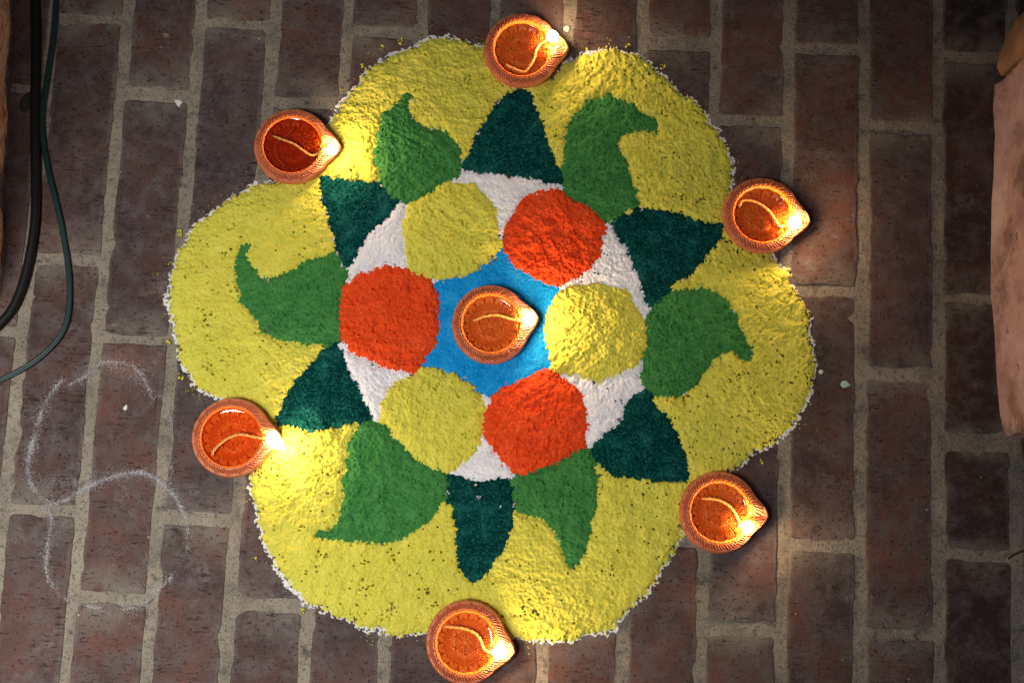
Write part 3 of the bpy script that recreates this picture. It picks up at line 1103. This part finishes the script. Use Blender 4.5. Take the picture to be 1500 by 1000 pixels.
def bowl_relief(r, th):
    mm = r * 1000
    z = np.zeros(np.broadcast(r, th).shape)
    N = 15
    s = wrap(th) * N / (2 * math.pi)
    t = (s - np.floor(s)) * 2 - 1            # -1..1 across one petal
    arc = np.abs(1 - np.abs(t)) * (math.pi / N) * r
    on = sstep(14.2, 15.0, mm) * (1 - sstep(24.2, 25.4, mm))
    z -= 0.0026 * gro(arc, 0.00068) * on
    top = 26.4 - 2.3 * np.abs(t) ** 3
    z -= 0.0024 * gro((mm - top) / 1000, 0.00068) * sstep(23, 24, mm)
    for tt, r1 in ((-0.44, 21.0), (0.0, 22.5), (0.44, 21.0)):
        d = np.abs(t - tt) * (math.pi / N) * r
        z -= 0.0024 * gro(d, 0.00060) * sstep(15.0, 15.8, mm) * (1 - sstep(r1 - 0.6, r1 + 0.3, mm))
    z -= 0.0019 * gro((mm - 14.3) / 1000, 0.00045)
    s = wrap(th + 0.35) * 6 / (2 * math.pi)
    t = (s - np.floor(s)) * 2 - 1
    arc = (1 - np.abs(t)) * (math.pi / 6) * r
    on = sstep(2.9, 3.3, mm) * (1 - sstep(11.0, 12.0, mm))
    z -= 0.0021 * gro(arc - 0.00065, 0.00056) * on
    top = 12.9 - 2.4 * np.abs(t) ** 3
    z -= 0.0021 * gro((mm - top) / 1000, 0.00060) * sstep(9, 10, mm)
    for tt, r0, r1 in ((-0.42, 7.0, 10.5), (0.0, 5.0, 10.8), (0.42, 7.0, 10.5)):
        d = np.abs(t - tt) * (math.pi / 6) * r
        z -= 0.0019 * gro(d, 0.00056) * sstep(r0, r0 + 0.5, mm) * (1 - sstep(r1 - 0.4, r1 + 0.3, mm))
    z -= 0.0019 * gro((mm - 2.6) / 1000, 0.00056)
    z += 0.0003 * gro(mm / 1000, 0.0015)
    # wavy line round the lip
    z -= 0.0021 * gro((mm - 29.5 - 0.28 * np.cos(wrap(th) * 42)) / 1000, 0.00056)
    return z


def build_diya_meshes():
    thv = np.linspace(-math.pi, math.pi, NTH, endpoint=False)
    # bowl
    rr = np.concatenate([[0.0004], np.arange(0.0012, 0.0300, 0.00031), [0.0300]])
    R, T = np.meshgrid(rr, thv, indexing='ij')
    Z = np.interp(R, KN[:, 0], KN[:, 1]) + bowl_relief(R, T) + channel(R, T)
    RE = R * (1 + (ext(R) - 1) * spout(T))
    V = np.stack([RE * np.cos(T), RE * np.sin(T), Z], -1).reshape(-1, 3)
    n = len(rr)
    I = np.arange(n * NTH).reshape(n, NTH)
    J = np.roll(I, -1, 1)
    Q = np.stack([I[:-1], I[1:], J[1:], J[:-1]], -1).reshape(-1, 4)
    bowl = new_mesh('bowl', V, Q)
    # rim and outside: walk the profile by length
    seg = np.concatenate([[0], np.cumsum(np.hypot(*np.diff(KR, axis=0).T))])
    ss = np.concatenate([np.arange(0, seg[6], 0.00031), np.linspace(seg[6], seg[9], 16), [seg[10]]])
    pr = np.interp(ss, seg, KR[:, 0]); pz = np.interp(ss, seg, KR[:, 1])
    # light smoothing of the polyline
    for _ in range(6):
        pr[1:-1] = 0.25 * pr[:-2] + 0.5 * pr[1:-1] + 0.25 * pr[2:]
        pz[1:-1] = 0.25 * pz[:-2] + 0.5 * pz[1:-1] + 0.25 * pz[2:]
    dr = np.gradient(pr); dz = np.gradient(pz)
    ln = np.hypot(dr, dz) + 1e-12
    nr, nz = -dz / ln, dr / ln
    S, T = np.meshgrid(ss, thv, indexing='ij')
    R = np.repeat(pr[:, None], NTH, 1); Z = np.repeat(pz[:, None], NTH, 1)
    N = 19
    w = 0.5 + 0.0 * S
    sl = (S - 0.0045) * 60
    s = wrap(T) * N / (2 * math.pi) + sl * np.where(T >= 0, 1, -1)
    t = s - np.floor(s)
    aw = 2 * math.pi / N * 0.034
    band = sstep(0.0004, 0.0009, S) * (1 - sstep(0.0072, 0.0082, S))
    D = -0.0026 * gro(np.minimum(t, 1 - t) * aw, 0.00075) * band
    for tt, a, b in ((0.28, 0.0008, 0.0058), (0.52, 0.0008, 0.0058), (0.76, 0.0008, 0.0058)):
        D -= 0.0026 * gro((t - tt) * aw, 0.00060) * sstep(a, a + 0.0005, S) * (1 - sstep(b - 0.0005, b, S))
    D -= 0.0009 * gro(S - 0.0063, 0.00040) * sstep(0.14, 0.26, t) * (1 - sstep(0.80, 0.9, t))
    # scalloped outer edge
    D += 0.00050 * np.abs(np.sin(math.pi * s)) * gro(S - 0.0078, 0.0012)
    R2 = R + nr[:, None] * D
    Z2 = Z + nz[:, None] * D
    Z2 = Z2 + channel(np.minimum(R, 0.038), T) * np.where(S < seg[6], 1, np.clip(1 - (S - seg[6]) / 0.006, 0, 1))
    RE = R2 * (1 + (ext(R) - 1) * spout(T))
    V = np.stack([RE * np.cos(T), RE * np.sin(T), Z2], -1).reshape(-1, 3)
    n = len(ss)
    I = np.arange(n * NTH).reshape(n, NTH)
    J = np.roll(I, -1, 1)
    Q = np.stack([I[:-1], I[1:], J[1:], J[:-1]], -1).reshape(-1, 4)
    rim = new_mesh('rim', V, Q)
    return bowl, rim


BOWL, RIM = build_diya_meshes()


def surf_z(r, th):
    z = np.interp(r, np.concatenate([KN[:, 0], KR[1:7, 0]]), np.concatenate([KN[:, 1], KR[1:7, 1]]))
    return float(z + channel(np.array(min(r, 0.038)), np.array(th)))


def oil_mesh(level):
    rmax = float(np.interp(level, KN[1:, 1], KN[1:, 0])) + 0.0003
    n = 96
    V = [(0, 0, level)]
    F = []
    rings = [0.5, 0.85, 0.955, 1.0]
    lift = [0, 0, 0.00008, 0.00065]       # meniscus climbing the wall
    for rf, lf_ in zip(rings, lift):
        for k in range(n):
            a = 2 * math.pi * k / n
            V.append((rmax * rf * math.cos(a), rmax * rf * math.sin(a), level + lf_))
    for k in range(n):
        F.append((0, 1 + k, 1 + (k + 1) % n))
    for j in range(3):
        for k in range(n):
            a, b = 1 + j * n + k, 1 + j * n + (k + 1) % n
            F.append((a, a + n, b + n, b))
    me = bpy.data.meshes.new('oil')
    me.from_pydata(V, [], F)
    me.update()
    return me


def flame_mesh(h, r, lean):
    """teardrop of flame from its root, bent along lean (local x, y)"""
    prof = [(0.0, 0.05), (0.06, 0.45), (0.15, 0.80), (0.28, 1.0), (0.42, 0.97), (0.58, 0.76), (0.74, 0.48), (0.88, 0.22), (1.0, 0.02)]
    n = 14
    V, F = [], []
    for t, w in prof:
        cx = lean[0] * t ** 1.3
        cy = lean[1] * t ** 1.3
        for k in range(n):
            a = 2 * math.pi * k / n
            V.append((cx + r * w * math.cos(a), cy + r * w * math.sin(a), h * t))
    for j in range(len(prof) - 1):
        for k in range(n):
            k2 = (k + 1) % n
            F.append((j * n + k, j * n + k2, (j + 1) * n + k2, (j + 1) * n + k))
    F.append(tuple(range(n))[::-1])
    F.append(tuple(range((len(prof) - 1) * n, len(prof) * n)))
    me = bpy.data.meshes.new('flame')
    me.from_pydata(V, [], F)
    me.update()
    return me


DIYAS = [
    dict(c=(719, 475.5), tip=(791, 463), z=0.0012, oil=0.0158, mat='oil', wick=[(692, 470), (702, 466), (712, 463), (730, 462), (748, 467), (765, 470)], fl=(774, 468), lean=(0.004, 0.0), h=0.0180, r=0.0055,
         label='terracotta diya standing on the blue powder star with its flame lit'),
    dict(c=(764.5, 75), tip=(833, 68), z=0.0, oil=0.0158, mat='oil', wick=[(740, 94.5), (750, 100), (767, 105.6), (774.5, 99.7), (782, 88), (786, 74), (793, 64.6), (803, 58)], fl=(809, 55), lean=(0.001, 0.001), h=0.0170, r=0.0055,
         label='lit terracotta diya whose wick bends in an S, its flame beside the spout'),
    dict(c=(429, 215.5), tip=(496, 213), z=0.0, oil=0.0175, mat='dark_oil', wick=[(399, 199), (414.6, 205), (430, 211), (443, 220), (456, 228), (464, 226), (473, 219.5), (481, 220.5)], fl=(486, 219.5), lean=(0.003, 0.0), h=0.0160, r=0.0050,
         label='lit terracotta diya brimming with dark oil, a loose thread floating in it'),
    dict(c=(1115.5, 316.5), tip=(1187, 323), z=0.0, oil=0.0158, mat='oil', wick=[(1083, 303), (1088, 294), (1101, 293.5), (1114, 299), (1126, 308.5), (1133.6, 319), (1141, 330.6), (1149, 332), (1158, 329)], fl=(1163, 327), lean=(0.0, 0.0), h=0.0180, r=0.0060,
         label='lit terracotta diya on bare brick facing the pink plastered pillar'),
    dict(c=(340, 641), tip=(413, 640), z=0.0, oil=0.0178, mat='amber_oil', wick=[(311, 667), (313, 659.6), (326, 647), (340, 638.6), (354, 636), (373.6, 640), (386, 641), (393, 641)], fl=(396, 641), lean=(0.0155, -0.0120), h=0.0120, r=0.0060,
         label='full terracotta diya with its long flame blown sideways over the yellow powder'),
    dict(c=(1053, 750), tip=(1124, 755), z=0.0, oil=0.0158, mat='oil', wick=[(1027, 730), (1043, 730), (1058, 734), (1071, 743), (1079, 754), (1083.6, 764), (1092, 770)], fl=(1095, 771), lean=(0.0, 0.0), h=0.0170, r=0.0053,
         label='lit terracotta diya by a dark green wedge, a golden streak in its oil'),
    dict(c=(683, 940), tip=(756, 956), z=0.0, oil=0.0158, mat='oil', wick=[(650, 917), (664.6, 918), (680, 920), (694.5, 926), (703.6, 936), (710, 950.6), (723, 956)], fl=(731, 954), lean=(0.003, -0.001), h=0.0190, r=0.0060,
         label='lit terracotta diya at the point of the long narrow dark green wedge'),
]
for d in DIYAS:
    base = d['z']
    x, y = P(*d['c'], base + 0.012)
    tx, ty = P(*d['tip'], base + 0.018)
    rz = math.atan2(float(ty - y), float(tx - x))
    root = empty('diya', (float(x), float(y), base), rz)
    sc_ = 1.0 + 0.014 * math.sin(7.3 * len(bpy.data.objects))
    root.scale = (sc_, 2.0 - sc_, 1.0)
    tag(root, d['label'], 'oil lamp', 'terracotta diyas of the rangoli')
    link('bowl', BOWL, M['bowl'], root, True)
    link('rim', RIM, M['rim'], root, True)
    link('oil', oil_mesh(d['oil']), M[d['mat']], root, True)

    def loc(px, py, z):
        wx, wy = P(px, py, base + z)
        dx, dy = float(wx - x), float(wy - y)
        c, s = math.cos(-rz), math.sin(-rz)
        return dx * c - dy * s, dx * s + dy * c
    pts = []
    for (px, py) in d['wick']:
        z = max(d['oil'], 0.010)
        for _ in range(2):
            lx, ly = loc(px, py, z)
            r, th = math.hypot(lx, ly), math.atan2(ly, lx)
            z = max(d['oil'] - (0.0010 if d['mat'] == 'dark_oil' else 0.0004), surf_z(r, th) + 0.0012)
        pts.append((lx, ly, z))
    zt = pts[-1][2] + 0.0012
    fx, fy = loc(*d['fl'], zt + 0.004)
    r, th = math.hypot(fx, fy), math.atan2(fy, fx)
    zt = max(zt, surf_z(min(r, 0.037), th) + 0.0022)
    fx, fy = loc(*d['fl'], zt + 0.004)
    pts.append((0.25 * pts[-1][0] + 0.75 * fx, 0.25 * pts[-1][1] + 0.75 * fy, zt - 0.0006))
    path = smooth_path(pts, 7)
    rad = 0.00150 * (1 + 0.10 * np.sin(np.arange(len(path)) * 1.7))
    rad[:3] *= (0.55, 0.8, 0.95)
    wk = link('wick', tube_mesh('wick', path, rad, None, 10), M['wick'], root, True)
    tp = np.array([path[-1] - (path[-1] - path[-2]) * 0.2, (fx, fy, zt + 0.0004), (fx + 0.0003, fy, zt + 0.0018)])
    link('burnt_tip', tube_mesh('burnt_tip', tp, [0.0014, 0.0013, 0.0007], None, 8), M['char'], wk, True)
    c, s = math.cos(-rz), math.sin(-rz)
    ln = d['lean']
    fo = link('flame', flame_mesh(d['h'], d['r'], (ln[0] * c - ln[1] * s, ln[0] * s + ln[1] * c)), M['flame'], root, True)
    fo.location = (fx, fy, zt)
    if d['mat'] == 'dark_oil':
        tpts = [(430, 187), (424, 195), (416, 201), (408, 207), (403, 214), (404, 226), (409, 235), (417, 243)]
        tl = [(*loc(a, b, d['oil']), d['oil'] - 0.0007) for a, b in tpts]
        link('thread', tube_mesh('thread', smooth_path(tl, 6), 0.0004, None, 6), M['thread'], root, True)


# ------------------------------------------------------------------ small litter
def pebble(name, px, py, outline, height, mat, label, cat, dome=True, z=0.0003):
    """small flat body with a domed, slightly uneven top; outline in sheet units round (px, py)"""
    c = PV(px, py)
    ring = []
    for (a, b) in outline:
        x, y = P(px + a, py + b)
        ring.append((float(x) - c.x, float(y) - c.y))
    n = len(ring)
    V, F = [], []
    for sc, zz in ((1.0, 0.0), (1.0, height * 0.35), (0.75, height * (0.85 if dome else 0.9))):
        for k, (a, b) in enumerate(ring):
            V.append((a * sc, b * sc, zz * (1 + 0.15 * math.sin(k * 2.3))))
    V.append((0, 0, height))
    for j in range(2):
        for k in range(n):
            k2 = (k + 1) % n
            F.append((j * n + k, j * n + k2, (j + 1) * n + k2, (j + 1) * n + k))
    for k in range(n):
        F.append((2 * n + k, 2 * n + (k + 1) % n, 3 * n))
    F.append(tuple(range(n))[::-1])
    me = bpy.data.meshes.new(name)
    me.from_pydata(V, [], F)
    bm = bmesh.new(); bm.from_mesh(me)
    bmesh.ops.recalc_face_normals(bm, faces=bm.faces)
    bm.to_mesh(me); bm.free()
    o = link(name, me, mat, smooth=True)
    o.location = (c.x, c.y, z)
    return tag(o, label, cat)


def blob(rx, ry, n=16, j=0.12, seed=1):
    r = random.Random(seed)
    return [((rx * math.cos(2 * math.pi * k / n)) * (1 + r.uniform(-j, j)), (ry * math.sin(2 * math.pi * k / n)) * (1 + r.uniform(-j, j))) for k in range(n)]


pebble('fallen_leaf', 1238, 563, [(-7, 1), (-6, -3.5), (-2, -5.5), (2, -5), (5, -2.5), (8.5, 1.6), (4, 3), (0, 4.6), (-4, 4.6)], 0.0008, M['leaf'], 'tiny pale green leaf lying on the brick', 'leaf')
pebble('wax_drop', 1202.5, 544.5, blob(3.4, 3.4, 14, 0.06, 2), 0.0007, M['wax'], 'small round pale wax drop near the tiny green leaf', 'wax drop')
pebble('wax_drop', 830, 42.5, blob(4.8, 5.0, 16, 0.08, 3), 0.0009, M['wax'], 'round pale wax drop beside a diya spout on the mortar', 'wax drop')
pebble('plaster_flake', 262, 152, [(-7, -5), (-2, -6), (4, -5), (6, -1), (2, 2), (1, 6), (-3, 2)], 0.0010, M['flake'], 'white plaster flake stuck in a mortar joint', 'flake')
pebble('plaster_flake', 184, 597, [(-4, 1), (-2, -2), (2, -5), (3, -1), (2, 3), (-1, 4)], 0.0009, M['flake'], 'white plaster crumb inside the chalk figure eight', 'flake')
pebble('stone_chip', 36, 152, [(-9, 4), (-5, -8), (0, -12), (10, -19), (10, 8), (2, 16), (-4, 12)], 0.0016, M['chip'], 'flat olive grey chip tucked against the black cable', 'chip')
tw = floor_path([(1477, 818), (1484, 813), (1492, 809), (1499, 806)], 0.0014)
o = link('twig', tube_mesh('twig', smooth_path(tw, 5), 0.0009, None, 6), M['twig'], smooth=True)
tag(o, 'short dark twig lying across a mortar joint', 'twig')
